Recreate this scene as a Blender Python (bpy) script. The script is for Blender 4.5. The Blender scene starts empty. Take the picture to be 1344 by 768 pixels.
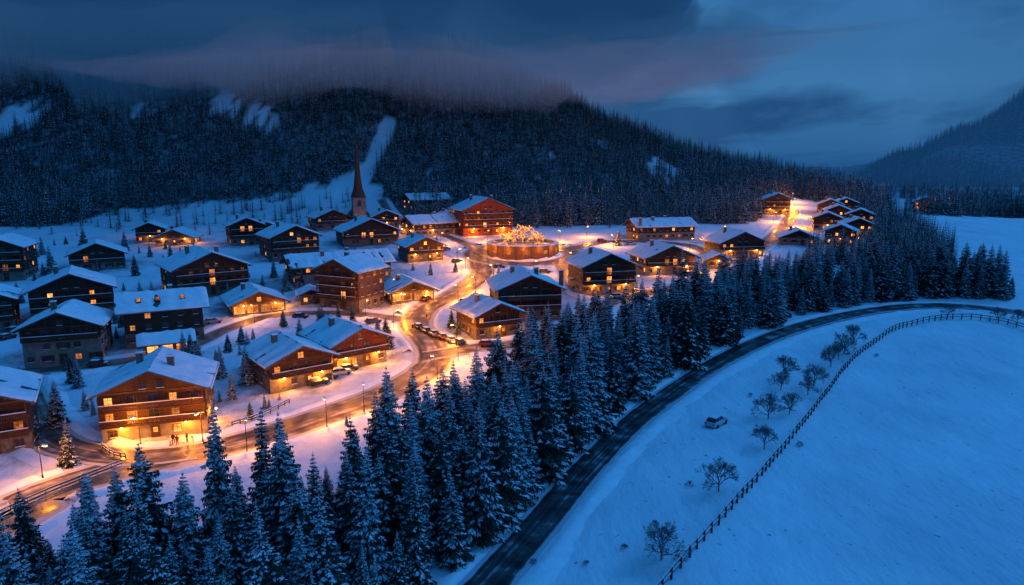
import bpy, bmesh, math, random, time
from mathutils import Vector, noise, kdtree, Matrix
random.seed(7)
scene=bpy.context.scene
R=random.uniform
def lerp(a,b,t): return a+(b-a)*t
def sst(a,b,x):
    t=max(0.0,min(1.0,(x-a)/(b-a))); return t*t*(3-2*t)
def interp(x,pts):
    if x<=pts[0][0]: return pts[0][1]
    for (a,b),(c,d) in zip(pts,pts[1:]):
        if x<=c:
            return b+(d-b)*sst(a,c,x)
    return pts[-1][1]
# ------------------------------------------------------------ camera
CAMH=45.0; PITCH=math.radians(10.5); FPX=908.0
cam=bpy.data.cameras.new("camera"); camo=bpy.data.objects.new("camera",cam)
scene.collection.objects.link(camo); scene.camera=camo
camo.location=(0,0,CAMH); camo.rotation_euler=(math.pi/2-PITCH,0,0)
cam.lens=36*FPX/1344; cam.sensor_width=36; cam.clip_end=30000; cam.clip_start=0.5
# ------------------------------------------------------------ terrain
CAP=[(-400,165),(-120,155),(-60,135),(-10,116),(40,92),(90,62),(150,38),(204,22),(300,4),(420,0)]
def hb(x,y):
    t=max(0.0,y-110); r=0.07*t if t<240 else 16.8+ (1-math.exp(-(t-240)*0.07/6))*6
    if t<40: r=0.07*t*t/80
    else: r-=0.07*20
    h=r*(1-0.65*sst(190,360,x))
    W=330
    h+=interp(x,CAP)*sst(360,360+W,y)
    # far right mountain
    if x>500 and y>900:
        k=interp(x/y,[(0.47,0),(0.56,55),(0.64,108),(0.74,190),(0.95,300)])
        h+=k*sst(1150,1600,y)*1.12
    if y>1000 and x<=900:
        h+=60*sst(1800,3200,y)*(0.5+0.5*math.sin(x*0.0021+1))
    return h
def P(u,v):
    cp,sp=math.cos(PITCH),math.sin(PITCH)
    a=u-672.0; b=384.0-v
    d=Vector((a,FPX*cp+b*sp,-FPX*sp+b*cp)).normalized()
    t=20.0
    o=Vector((0,0,CAMH))
    while t<4000:
        p=o+d*t
        if p.z<=hb(p.x,p.y): break
        t+=max(0.5,t*0.004)
    lo=t-max(0.5,t*0.004); hi=t
    for _ in range(12):
        m=(lo+hi)/2; p=o+d*m
        if p.z<=hb(p.x,p.y): hi=m
        else: lo=m
    p=o+d*hi
    return p.x,p.y
# ------------------------------------------------------------ materials
def newmat(name):
    m=bpy.data.materials.new(name); m.use_nodes=True
    nt=m.node_tree; nt.nodes.clear()
    out=nt.nodes.new("ShaderNodeOutputMaterial")
    return m,nt,out
def N(nt,t,**kw):
    n=nt.nodes.new(t)
    for k,v in kw.items(): setattr(n,k,v)
    return n
def L(nt,a,b): nt.links.new(a,b)
def ramp(nt,fac,stops):
    r=nt.nodes.new("ShaderNodeValToRGB")
    els=r.color_ramp.elements
    els[0].position=stops[0][0]; els[0].color=(*stops[0][1],1)
    els[1].position=stops[-1][0]; els[1].color=(*stops[-1][1],1)
    for p,c in stops[1:-1]:
        e=els.new(p); e.color=(*c,1)
    L(nt,fac,r.inputs[0]); return r
def simple(name,c1,c2,scale=1.0,rough=0.8,bump=0.3,bs=8.0,coord="Object",stretch=(1,1,1),metal=0.0,spec=0.3,detail=4):
    m,nt,out=newmat(name)
    b=N(nt,"ShaderNodeBsdfPrincipled"); L(nt,b.outputs[0],out.inputs[0])
    tc=N(nt,"ShaderNodeTexCoord"); mp=N(nt,"ShaderNodeMapping"); mp.inputs["Scale"].default_value=stretch
    L(nt,tc.outputs[coord],mp.inputs[0])
    n=N(nt,"ShaderNodeTexNoise"); n.inputs["Scale"].default_value=scale; n.inputs["Detail"].default_value=detail
    L(nt,mp.outputs[0],n.inputs["Vector"])
    r=ramp(nt,n.outputs["Fac"],[(0.32,c1),(0.68,c2)])
    L(nt,r.outputs[0],b.inputs["Base Color"])
    b.inputs["Roughness"].default_value=rough; b.inputs["Metallic"].default_value=metal
    b.inputs["Specular IOR Level"].default_value=spec
    if bump>0:
        n2=N(nt,"ShaderNodeTexNoise"); n2.inputs["Scale"].default_value=bs; n2.inputs["Detail"].default_value=4
        L(nt,mp.outputs[0],n2.inputs["Vector"])
        bp=N(nt,"ShaderNodeBump"); bp.inputs["Strength"].default_value=bump; bp.inputs["Distance"].default_value=0.1
        L(nt,n2.outputs["Fac"],bp.inputs["Height"]); L(nt,bp.outputs[0],b.inputs["Normal"])
    return m
def geo_pos(nt):
    return N(nt,"ShaderNodeNewGeometry").outputs["Position"]
def mat_ground():
    m,nt,out=newmat("snow_ground")
    b=N(nt,"ShaderNodeBsdfPrincipled"); L(nt,b.outputs[0],out.inputs[0])
    pos=geo_pos(nt)
    n=N(nt,"ShaderNodeTexNoise"); n.inputs["Scale"].default_value=0.045; n.inputs["Detail"].default_value=8
    n.inputs["Roughness"].default_value=0.62
    L(nt,pos,n.inputs["Vector"])
    r=ramp(nt,n.outputs["Fac"],[(0.3,(0.56,0.66,0.74)),(0.55,(0.72,0.80,0.86)),(0.75,(0.80,0.88,0.94))])
    n3=N(nt,"ShaderNodeTexNoise"); n3.inputs["Scale"].default_value=0.9; n3.inputs["Detail"].default_value=6
    L(nt,pos,n3.inputs["Vector"])
    r3=ramp(nt,n3.outputs["Fac"],[(0.66,(0,0,0)),(0.74,(1,1,1))])
    mx=N(nt,"ShaderNodeMixRGB"); L(nt,r3.outputs[0],mx.inputs[0]); L(nt,r.outputs[0],mx.inputs[1]); mx.inputs[2].default_value=(0.30,0.31,0.32,1)
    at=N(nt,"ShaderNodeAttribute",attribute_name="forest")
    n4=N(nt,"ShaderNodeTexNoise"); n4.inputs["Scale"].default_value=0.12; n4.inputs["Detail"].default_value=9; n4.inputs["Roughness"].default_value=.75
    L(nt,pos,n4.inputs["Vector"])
    r4=ramp(nt,n4.outputs["Fac"],[(0.42,(0.03,0.04,0.04)),(0.60,(0.34,0.40,0.44))])  # undergrowth colour with the shade beneath the trees painted in
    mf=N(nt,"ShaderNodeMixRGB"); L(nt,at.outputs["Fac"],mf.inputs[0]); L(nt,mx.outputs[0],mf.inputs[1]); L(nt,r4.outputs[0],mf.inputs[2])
    at2=N(nt,"ShaderNodeAttribute",attribute_name="trodden")
    n5=N(nt,"ShaderNodeTexNoise"); n5.inputs["Scale"].default_value=0.22; n5.inputs["Detail"].default_value=8; n5.inputs["Roughness"].default_value=.68
    L(nt,pos,n5.inputs["Vector"])
    r5=ramp(nt,n5.outputs["Fac"],[(0.40,(0,0,0)),(0.60,(1,1,1))])
    m5=N(nt,"ShaderNodeMath",operation='MULTIPLY'); L(nt,r5.outputs[0],m5.inputs[0]); L(nt,at2.outputs["Fac"],m5.inputs[1])
    mt=N(nt,"ShaderNodeMixRGB"); L(nt,m5.outputs[0],mt.inputs[0]); L(nt,mf.outputs[0],mt.inputs[1]); mt.inputs[2].default_value=(0.24,0.235,0.23,1)
    L(nt,mt.outputs[0],b.inputs["Base Color"])
    b.inputs["Roughness"].default_value=0.75; b.inputs["Specular IOR Level"].default_value=0.2
    n1=N(nt,"ShaderNodeTexNoise"); n1.inputs["Scale"].default_value=0.35; n1.inputs["Detail"].default_value=8; n1.inputs["Roughness"].default_value=0.6
    mp=N(nt,"ShaderNodeMapping"); mp.inputs["Rotation"].default_value=(0,0,0.6); mp.inputs["Scale"].default_value=(1,0.45,1)
    L(nt,pos,mp.inputs[0]); L(nt,mp.outputs[0],n1.inputs["Vector"])
    bp=N(nt,"ShaderNodeBump"); bp.inputs["Strength"].default_value=0.6; bp.inputs["Distance"].default_value=0.8
    L(nt,n1.outputs["Fac"],bp.inputs["Height"]); L(nt,bp.outputs[0],b.inputs["Normal"])
    return m
def mat_road(name,dark,mid,snowc,amount):
    m,nt,out=newmat(name)
    b=N(nt,"ShaderNodeBsdfPrincipled"); L(nt,b.outputs[0],out.inputs[0])
    uv=N(nt,"ShaderNodeUVMap"); uv.uv_map="UVMap"
    sx=N(nt,"ShaderNodeSeparateXYZ"); L(nt,uv.outputs[0],sx.inputs[0])
    mp=N(nt,"ShaderNodeMapping"); mp.inputs["Scale"].default_value=(9,0.03,1); L(nt,uv.outputs[0],mp.inputs[0])
    n=N(nt,"ShaderNodeTexNoise"); n.inputs["Scale"].default_value=1.0; n.inputs["Detail"].default_value=6; L(nt,mp.outputs[0],n.inputs["Vector"])
    n2=N(nt,"ShaderNodeTexNoise"); n2.inputs["Scale"].default_value=0.35; n2.inputs["Detail"].default_value=7; L(nt,geo_pos(nt),n2.inputs["Vector"])
    a=N(nt,"ShaderNodeMath",operation='SUBTRACT'); L(nt,sx.outputs[0],a.inputs[0]); a.inputs[1].default_value=0.5
    ab=N(nt,"ShaderNodeMath",operation='ABSOLUTE'); L(nt,a.outputs[0],ab.inputs[0])
    e=N(nt,"ShaderNodeMapRange"); e.inputs["From Min"].default_value=0.36; e.inputs["From Max"].default_value=0.5
    e.inputs["To Min"].default_value=0; e.inputs["To Max"].default_value=0.45; L(nt,ab.outputs[0],e.inputs[0])
    s=N(nt,"ShaderNodeMath",operation='ADD'); L(nt,n.outputs["Fac"],s.inputs[0]); L(nt,n2.outputs["Fac"],s.inputs[1])
    s2=N(nt,"ShaderNodeMath",operation='MULTIPLY_ADD'); L(nt,s.outputs[0],s2.inputs[0]); s2.inputs[1].default_value=0.5; L(nt,e.outputs[0],s2.inputs[2])
    s3=N(nt,"ShaderNodeMath",operation='ADD'); L(nt,s2.outputs[0],s3.inputs[0]); s3.inputs[1].default_value=amount
    r=ramp(nt,s3.outputs[0],[(0.40,dark),(0.52,mid),(0.66,snowc)])
    L(nt,r.outputs[0],b.inputs["Base Color"])
    rr=ramp(nt,s3.outputs[0],[(0.40,(0.30,)*3),(0.65,(0.7,)*3)])
    L(nt,rr.outputs[0],b.inputs["Roughness"])
    bp=N(nt,"ShaderNodeBump"); bp.inputs["Strength"].default_value=0.7; bp.inputs["Distance"].default_value=0.14
    L(nt,s3.outputs[0],bp.inputs["Height"]); L(nt,bp.outputs[0],b.inputs["Normal"])
    return m
def mat_wood(name,c1,c2):
    m,nt,out=newmat(name)
    b=N(nt,"ShaderNodeBsdfPrincipled"); L(nt,b.outputs[0],out.inputs[0])
    tc=N(nt,"ShaderNodeTexCoord")
    n=N(nt,"ShaderNodeTexNoise"); n.inputs["Scale"].default_value=1.2; n.inputs["Detail"].default_value=6
    mp=N(nt,"ShaderNodeMapping"); mp.inputs["Scale"].default_value=(0.5,0.5,5); L(nt,tc.outputs["Object"],mp.inputs[0]); L(nt,mp.outputs[0],n.inputs["Vector"])
    r=ramp(nt,n.outputs["Fac"],[(0.3,c1),(0.7,c2)])
    w=N(nt,"ShaderNodeTexWave",wave_type='BANDS',bands_direction='Z'); w.inputs["Scale"].default_value=1.6; w.inputs["Distortion"].default_value=0.3
    L(nt,tc.outputs["Object"],w.inputs["Vector"])
    rw=ramp(nt,w.outputs["Fac"],[(0.0,(0.35,)*3),(0.25,(1,)*3)])
    mx=N(nt,"ShaderNodeMixRGB",blend_type='MULTIPLY'); mx.inputs[0].default_value=1; L(nt,r.outputs[0],mx.inputs[1]); L(nt,rw.outputs[0],mx.inputs[2])
    L(nt,mx.outputs[0],b.inputs["Base Color"]); b.inputs["Roughness"].default_value=0.7
    bp=N(nt,"ShaderNodeBump"); bp.inputs["Strength"].default_value=0.7; bp.inputs["Distance"].default_value=0.06
    L(nt,w.outputs["Fac"],bp.inputs["Height"]); L(nt,bp.outputs[0],b.inputs["Normal"])
    return m
def mat_lit(name,c1,c2,s1,s2):
    m,nt,out=newmat(name); m.cycles.emission_sampling='NONE'
    tc=geo_pos(nt)
    n=N(nt,"ShaderNodeTexNoise"); n.inputs["Scale"].default_value=0.33; n.inputs["Detail"].default_value=1; L(nt,tc,n.inputs["Vector"])
    n2=N(nt,"ShaderNodeTexNoise"); n2.inputs["Scale"].default_value=2.5; n2.inputs["Detail"].default_value=3; L(nt,tc,n2.inputs["Vector"])
    r=ramp(nt,n.outputs["Fac"],[(0.3,c1),(0.7,c2)])
    a=N(nt,"ShaderNodeMath",operation='MULTIPLY'); L(nt,n.outputs["Fac"],a.inputs[0]); L(nt,n2.outputs["Fac"],a.inputs[1])
    mr=N(nt,"ShaderNodeMapRange"); mr.inputs["From Min"].default_value=0.12; mr.inputs["From Max"].default_value=0.4
    mr.inputs["To Min"].default_value=s1; mr.inputs["To Max"].default_value=s2; L(nt,a.outputs[0],mr.inputs[0])
    e=N(nt,"ShaderNodeEmission"); L(nt,r.outputs[0],e.inputs[0]); L(nt,mr.outputs[0],e.inputs[1]); L(nt,e.outputs[0],out.inputs[0])
    return m
def mat_emit(name,c,s):
    m,nt,out=newmat(name); m.cycles.emission_sampling='NONE'
    e=N(nt,"ShaderNodeEmission"); e.inputs[0].default_value=(*c,1); e.inputs[1].default_value=s; L(nt,e.outputs[0],out.inputs[0]); return m
M={}
M['ground']=mat_ground()
M['snow']=simple("snow",(0.66,0.75,0.82),(0.80,0.87,0.92),0.7,0.75,0.5,3.0,"Object")
M['treesnow']=simple("branch_snow",(0.62,0.72,0.80),(0.86,0.91,0.96),1.5,0.8,0,detail=1)
M['needle']=simple("spruce_needles",(0.010,0.026,0.022),(0.030,0.055,0.045),1.0,0.8,0,detail=1)
M['bark']=simple("bark",(0.03,0.022,0.016),(0.08,0.06,0.045),4,0.9,0.0)
M['frostbark']=simple("frosted_bark",(0.09,0.09,0.10),(0.26,0.28,0.31),3,0.9,0.0,detail=1)
M['wood']=mat_wood("dark_timber",(0.020,0.010,0.006),(0.060,0.029,0.016))
M['wood2']=mat_wood("brown_timber",(0.045,0.018,0.008),(0.125,0.050,0.021))
M['woodred']=mat_wood("red_timber",(0.18,0.026,0.013),(0.32,0.06,0.025))
M['plaster']=simple("plaster",(0.15,0.135,0.115),(0.25,0.225,0.195),0.8,0.9,0.3,6)
M['stone']=simple("stone_plinth",(0.08,0.07,0.06),(0.20,0.18,0.155),1.8,0.9,0.8,3)
M['roof']=simple("slate_roof",(0.035,0.045,0.055),(0.09,0.10,0.115),1.5,0.5,0.5,4)
M['frame']=simple("window_frame",(0.07,0.035,0.018),(0.14,0.075,0.04),3,0.6,0)
M['glass']=simple("dark_glass",(0.010,0.013,0.018),(0.025,0.03,0.04),1,0.12,0,spec=0.8)
M['lit']=mat_lit("lit_window",(1.0,0.22,0.025),(1.0,0.42,0.09),0.4,2.9)
M['litdim']=mat_lit("dim_lit_window",(0.9,0.18,0.03),(1.0,0.34,0.08),0.1,1.0)
M['metal']=simple("dark_metal",(0.03,0.03,0.035),(0.06,0.06,0.065),2,0.45,0,metal=0.7)
M['lamp']=mat_emit("lamp_bulb",(1.0,0.50,0.14),22)
M['fairy']=mat_emit("fairy_light",(1.0,0.30,0.03),3.0)
M['brick']=simple("brick_wall",(0.13,0.05,0.028),(0.25,0.11,0.06),2.0,0.85,0.8,6)
M['fence']=simple("fence_wood",(0.025,0.020,0.018),(0.07,0.055,0.045),3,0.85,0.3)
M['asphalt']=mat_road("snowy_asphalt",(0.020,0.021,0.024),(0.055,0.058,0.066),(0.42,0.47,0.54),-0.025)
M['street']=mat_road("trampled_snow_road",(0.060,0.048,0.038),(0.17,0.14,0.11),(0.50,0.48,0.45),0.0)
M['tyre']=simple("tyre",(0.01,0.01,0.01),(0.02,0.02,0.02),5,0.8,0)
# ------------------------------------------------------------ mesh builder
class MB:
    def __init__(s): s.v=[]; s.f=[]; s.m=[]
    def face(s,pts,m=0):
        i=len(s.v); s.v.extend([tuple(p) for p in pts]); s.f.append(tuple(range(i,i+len(pts)))); s.m.append(m)
    def box(s,x0,x1,y0,y1,z0,z1,m=0):
        i=len(s.v)
        s.v+= [(x0,y0,z0),(x1,y0,z0),(x1,y1,z0),(x0,y1,z0),(x0,y0,z1),(x1,y0,z1),(x1,y1,z1),(x0,y1,z1)]
        for f in ((0,3,2,1),(4,5,6,7),(0,1,5,4),(1,2,6,5),(2,3,7,6),(3,0,4,7)):
            s.f.append(tuple(i+k for k in f)); s.m.append(m)
    def obox(s,c,ax,ay,az,m=0):
        i=len(s.v); c=Vector(c)
        for sz in (-1,1):
            for sx,sy in ((-1,-1),(1,-1),(1,1),(-1,1)):
                s.v.append(tuple(c+ax*sx+ay*sy+az*sz))
        for f in ((0,3,2,1),(4,5,6,7),(0,1,5,4),(1,2,6,5),(2,3,7,6),(3,0,4,7)):
            s.f.append(tuple(i+k for k in f)); s.m.append(m)
    def tube(s,a,b,ra,rb,n=6,m=0,cap=False):
        a=Vector(a); b=Vector(b); d=(b-a)
        if d.length<1e-6: return
        d.normalize(); u=d.orthogonal().normalized(); w=d.cross(u); i=len(s.v)
        for (c,r) in ((a,ra),(b,rb)):
            for k in range(n):
                t=2*math.pi*k/n; s.v.append(tuple(c+u*(r*math.cos(t))+w*(r*math.sin(t))))
        for k in range(n):
            s.f.append((i+k,i+(k+1)%n,i+n+(k+1)%n,i+n+k)); s.m.append(m)
        if cap:
            s.f.append(tuple(i+n+k for k in range(n))); s.m.append(m)
            s.f.append(tuple(i+n-1-k for k in range(n))); s.m.append(m)
    def mesh(s,name,mats):
        me=bpy.data.meshes.new(name); me.from_pydata(s.v,[],s.f)
        for k in mats: me.materials.append(M[k] if isinstance(k,str) else k)
        me.polygons.foreach_set("material_index",s.m); me.update(); return me
    def obj(s,name,mats,parent=None,loc=None,rotz=0,smooth=False):
        me=s.mesh(name,mats)
        if smooth: me.polygons.foreach_set("use_smooth",[True]*len(me.polygons))
        o=bpy.data.objects.new(name,me); scene.collection.objects.link(o)
        if parent: o.parent=parent
        if loc is not None: o.location=loc
        o.rotation_euler[2]=rotz
        return o
def empty(name,loc,rotz=0,parent=None):
    o=bpy.data.objects.new(name,None); scene.collection.objects.link(o); o.location=loc; o.rotation_euler[2]=rotz
    o.empty_display_size=0.5
    if parent: o.parent=parent
    return o
WARM=(1.0,0.29,0.018)
def point(name,loc,e,parent=None,r=0.25,c=WARM):
    l=bpy.data.lights.new(name,'POINT'); l.energy=e; l.color=c; l.shadow_soft_size=r
    o=bpy.data.objects.new(name,l); scene.collection.objects.link(o); o.location=loc
    if parent: o.parent=parent
    return o
# ------------------------------------------------------------ roads
def spline(pts,step=2.0):
    out=[]
    n=len(pts)
    for i in range(n-1):
        p0=Vector(pts[max(i-1,0)]); p1=Vector(pts[i]); p2=Vector(pts[i+1]); p3=Vector(pts[min(i+2,n-1)])
        k=max(2,int((p2-p1).length/step))
        for j in range(k):
            t=j/k
            out.append(0.5*((2*p1)+(-p0+p2)*t+(2*p0-5*p1+4*p2-p3)*t*t+(-p0+3*p1-3*p2+p3)*t*t*t))
    out.append(Vector(pts[-1])); return out
PX=lambda lst:[P(u,v) for u,v in lst]
plaza=P(686,333)
roads=[]
roads.append(("village_road",spline([(-140,60)]+PX([(-60,700),(40,655),(150,618),(300,585),(430,545),(520,510),(568,478),(566,452),(545,428),(560,404),(605,382),(632,358),(622,335)])),9.5,'street'))
ring=[(plaza[0]+20*math.cos(a),plaza[1]+20*math.sin(a)) for a in [math.radians(k) for k in range(-200,161,20)]]
roads.append(("roundabout_road",spline(ring+[ring[0]]),8.5,'street'))
roads.append(("side_road",spline(PX([(25,500),(60,570),(120,595),(190,600),(260,592)])),7,'street'))
roads.append(("side_road",spline(PX([(20,490),(140,478),(230,462),(300,432),(360,415),(450,412),(530,420)])),5.5,'street'))
roads.append(("side_road",spline(PX([(560,468),(620,458),(700,448),(760,425),(800,398),(900,375)])),6.5,'street'))
roads.append(("side_road",spline(PX([(735,330),(800,318),(900,322),(960,345),(1010,315),(1035,290),(1040,275)])),7,'street'))
roads.append(("side_road",spline(PX([(735,345),(770,385),(830,380)])),6,'street'))
roads.append(("side_road",spline(PX([(640,335),(590,312),(540,300),(500,262)])),5,'street'))
roads.append(("valley_road",spline(PX([(520,900),(640,768),(700,700),(775,610),(850,540),(950,472),(1050,430),(1150,408),(1240,402),(1344,412),(1500,440)])),5.6,'asphalt'))
allpts=[]
for ri,(n,pts,w,m) in enumerate(roads):
    for p in pts: allpts.append((p.x,p.y,ri,w))
kd=kdtree.KDTree(len(allpts))
for i,p in enumerate(allpts): kd.insert((p[0],p[1],0),i)
kd.balance()
def road_gap(x,y,own=-1):
    best=1e9
    for co,i,d in kd.find_range((x,y,0),9):
        if allpts[i][2]!=own: best=min(best,d-allpts[i][3]/2)
    return best
def road_dist(x,y):
    co,i,d=kd.find((x,y,0)); return d-allpts[i][3]/2
def nz(x,y,s,z=0.0): return noise.noise(Vector((x*s,y*s,z)))
def ground_z(x,y):
    g=hb(x,y)
    if y<520 and abs(x)<420:
        k=sst(0.6,6,road_dist(x,y))
        if k>0: g+=k*(0.5*nz(x,y,0.09)+0.22*nz(x,y,0.28,3)+0.10*nz(x,y,0.8,7)+0.15)
    else:
        g+=2.5*nz(x,y,0.01)*sst(520,700,y)
        if y>1100: g+=18*noise.fractal(Vector((x*0.003,y*0.003,2)),1.0,2.0,5)*sst(1100,1500,y)
    return g
def road_mesh(name,pts,w,mat,zoff):
    n=len(pts); K=6; v=[];f=[];uv=[]; dist=0
    for i,p in enumerate(pts):
        t=(pts[min(i+1,n-1)]-pts[max(i-1,0)]); t.normalize(); nrm=Vector((-t.y,t.x))
        if i: dist+=(p-pts[i-1]).length
        for k in range(K+1):
            a=(k/K-0.5)*w*(1+0.05*nz(dist,ri,0.2,k))
            q=p+nrm*a; v.append((q.x,q.y,hb(q.x,q.y)+zoff)); uv.append((k/K,dist))
    for i in range(n-1):
        for k in range(K):
            a=i*(K+1)+k; f.append((a,a+K+1,a+K+2,a+1))
    me=bpy.data.meshes.new(name); me.from_pydata(v,[],f); me.materials.append(M[mat])
    ul=me.uv_layers.new(name="UVMap")
    for l in me.loops: ul.data[l.index].uv=uv[l.vertex_index]
    for p in me.polygons: p.use_smooth=True
    me.update()
    if me.polygons[0].normal.z<0: me.flip_normals()
    o=bpy.data.objects.new(name,me); scene.collection.objects.link(o)
def bank_mesh(ri,pts,w,hgt):
    mb=MB(); prof=[(-0.2,-0.15),(0.25,0.35),(0.7,0.75),(1.2,1.0),(1.8,0.7),(2.5,0.3),(3.4,-0.25)]
    n=len(pts)
    for side in (1,-1):
        prev=None
        for i,p in enumerate(pts):
            t=(pts[min(i+1,n-1)]-pts[max(i-1,0)]); t.normalize(); nr=Vector((-t.y,t.x))*side
            e=p+nr*(w/2+1)
            if road_gap(e.x,e.y,ri)<1.2: prev=None; continue
            row=[]
            hh=hgt*(0.75+0.9*nz(e.x,e.y,0.22,5)+0.5*nz(e.x,e.y,0.9,5)); hh=max(0.08,hh)
            for a,z in prof:
                q=p+nr*(w/2+a+0.35*nz(e.x,e.y,0.5,a)); zz=hb(q.x,q.y)+z*hh+(0.12*nz(q.x,q.y,1.3) if 0<z else 0)
                row.append((q.x,q.y,zz))
            if prev:
                for k in range(len(prof)-1):
                    pts4=[prev[k],prev[k+1],row[k+1],row[k]]
                    if side>0: pts4.reverse()
                    mb.face(pts4)
            prev=row
    if mb.f:
        o=mb.obj("snow_bank",['snow'])
        bm=bmesh.new(); bm.from_mesh(o.data); bmesh.ops.remove_doubles(bm,verts=bm.verts,dist=0.001); bm.to_mesh(o.data); bm.free()
        for p in o.data.polygons: p.use_smooth=True
for ri,(n,pts,w,m) in enumerate(roads):
    road_mesh(n,pts,w,m,0.09+0.018*ri)
    bank_mesh(ri,pts,w,0.75 if m=='street' else 0.45)
# ------------------------------------------------------------ forest zone
corr=[(u,v,w) for u,v,w in [(509,166,8),(508,170,10),(506,175,11),(503,181,11),(500,187,11),(497,193,10),(494,200,9),(490,208,9),(487,215,9),(484,222,10),(478,230,12),(472,237,14),(468,243,16),(455,249,16),(440,252,15),(400,260,14),(360,268,14),
      (286,135,8),(296,139,8),(310,144,8),(330,151,8),(345,155,8),(358,162,6),(20,158,12),(45,155,9),(0,160,11),(180,147,6),(200,145,5),(858,222,10),(866,214,10),(878,220,10),(885,230,9),(872,236,8),(945,212,8),(958,217,8),(968,224,6),(600,185,3),(640,204,4),(725,205,4),(790,190,5),(800,235,4),(705,235,3),(560,230,3)]]
clear=[]
for u,v,w in corr:
    x,y=P(u,v); clear.append((x,y,w*y/FPX))
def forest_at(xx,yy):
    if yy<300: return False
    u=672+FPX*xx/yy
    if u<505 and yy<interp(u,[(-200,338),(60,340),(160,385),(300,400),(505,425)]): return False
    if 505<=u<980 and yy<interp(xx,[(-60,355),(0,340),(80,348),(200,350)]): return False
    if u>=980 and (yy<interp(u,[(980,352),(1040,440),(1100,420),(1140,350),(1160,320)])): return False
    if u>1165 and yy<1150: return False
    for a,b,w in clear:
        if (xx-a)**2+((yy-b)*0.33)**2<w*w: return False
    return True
# ------------------------------------------------------------ houses: listed by image pixel, projected through the camera onto the terrain
HOUSES=[]
def Hh(*a,**k): HOUSES.append((a,k))
Hh(215,570,18,16,13,3,.45,'wood2','plaster',glow=1000,chim=2,snowy=.55)
Hh(382,508,38,13,13,2,.4,'wood2','stone',glow=900,chim=1)
Hh(455,482,40,13,14,2,.6,'woodred','stone',glow=1200,chim=1)
Hh(95,476,20,15,13,3,.12,'wood','plaster',basef=2)
Hh(100,420,30,19,15,3,.2,'wood','plaster')
Hh(218,450,-62,14,17,3,.15,'wood','stone',sky=True,snowy=.8,balc=False)
Hh(220,462,-62,6,9,1,.7,'wood','stone',balc=False,chim=0,name="garden_pavilion",snowy=1,push=0)
Hh(270,388,38,21,19,3,.15,'wood','stone',chim=2)
Hh(335,412,30,14,15,1,.75,'wood2','stone',glow=600,shop=True,balc=False)
Hh(130,355,30,17,14,2,.15,'wood','plaster')
Hh(12,368,18,14,14,4,.2,'wood','plaster')
Hh(-12,595,30,13,13,3,.1,'wood','stone')
Hh(-8,436,30,11,12,3,.3,'wood','plaster')
Hh(235,322,10,15,12,1,.5,'wood','plaster',glow=400)
Hh(322,322,30,13,12,3,.2,'wood','plaster')
Hh(380,340,35,18,17,3,.15,'wood','stone')
Hh(432,302,30,16,15,2,.1,'wood','plaster')
Hh(482,322,25,23,17,2,.1,'wood','stone')
Hh(445,370,-60,14,32,2,.2,'wood','plaster',balc=False,chim=2)
Hh(463,406,-25,14,12,4,.25,'wood2','stone',snowy=.9)
Hh(408,400,20,6,6,1,.2,'wood','stone',chim=0,balc=False,snowy=1)
Hh(535,396,25,13,12,1,.8,'wood','stone',glow=600,shop=True,balc=False)
Hh(552,343,25,14,13,2,.45,'wood2','stone',glow=550)
Hh(567,312,-55,14,24,2,.3,'wood','plaster',glow=400,balc=False)
Hh(560,278,-60,13,22,2,.2,'wood','plaster',balc=False)
Hh(632,308,22,24,18,4,.3,'woodred','woodred',name="red_timber_hotel",glow=2400,chim=2,basef=1)
Hh(588,300,20,10,10,2,.3,'woodred','stone',glow=500)
Hh(688,420,10,17,16,3,.12,'wood','stone',chim=3,snowy=.75)
Hh(640,442,28,12,12,2,.35,'wood2','stone',glow=500,snowy=.9)
Hh(788,385,14,17,14,3,.35,'wood2','plaster',glow=600)
Hh(866,315,-75,13,27,2,.35,'wood','plaster',balc=False,chim=3,snowy=.9)
Hh(868,360,12,18,15,2,.3,'wood','plaster',glow=600,snowy=.8)
Hh(962,338,10,18,14,2,.2,'wood2','plaster',glow=500,snowy=.8)
Hh(938,352,0,8,7,1,.5,'wood','stone',glow=400,balc=False,chim=0,snowy=1)
Hh(770,378,0,9,6,1,.9,'wood','stone',glow=500,balc=False,chim=0,shop=True,name="market_stall")
Hh(1017,282,-10,13,12,3,.3,'wood','plaster',glow=500)
Hh(1045,322,-15,14,11,1,.2,'wood','plaster',snowy=.9)
for u,v,yw in [(1084,303,-20),(1102,322,-25),(1098,292,-20),(1122,312,-15),(1088,283,-20),(1128,298,-25),(1108,281,-20)]:
    Hh(u,v,yw,12,11,2,.2,'wood','plaster',snowy=.9,balc=False,glow=120)
for u,v in [(1216,268),(1225,272),(1238,270),(1212,276),(1231,266)]:
    Hh(u,v,R(-30,30),12,12,2,.8,'wood','plaster',balc=False,chim=0,glow=1500)
Hh(200,318,20,11,10,2,.3,'wood','plaster',glow=250)
Hh(350,318,25,12,12,2,.2,'wood','plaster')
Hh(505,300,20,12,12,2,.3,'wood','stone',glow=300)
def hpos(a,k):
    u,v,yaw,w,l=a[:5]; px,py=P(u,v); d=math.hypot(px,py); kk=(w if abs(yaw)>55 else l)/2*k.get('push',.75)
    return px+px/d*kk, py+py/d*kk, w, l
HP=[hpos(a,k) for a,k in HOUSES]
def house_gap(x,y): return min(math.hypot(x-a,y-b)-max(w,l)*.62 for a,b,w,l in HP)
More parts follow.
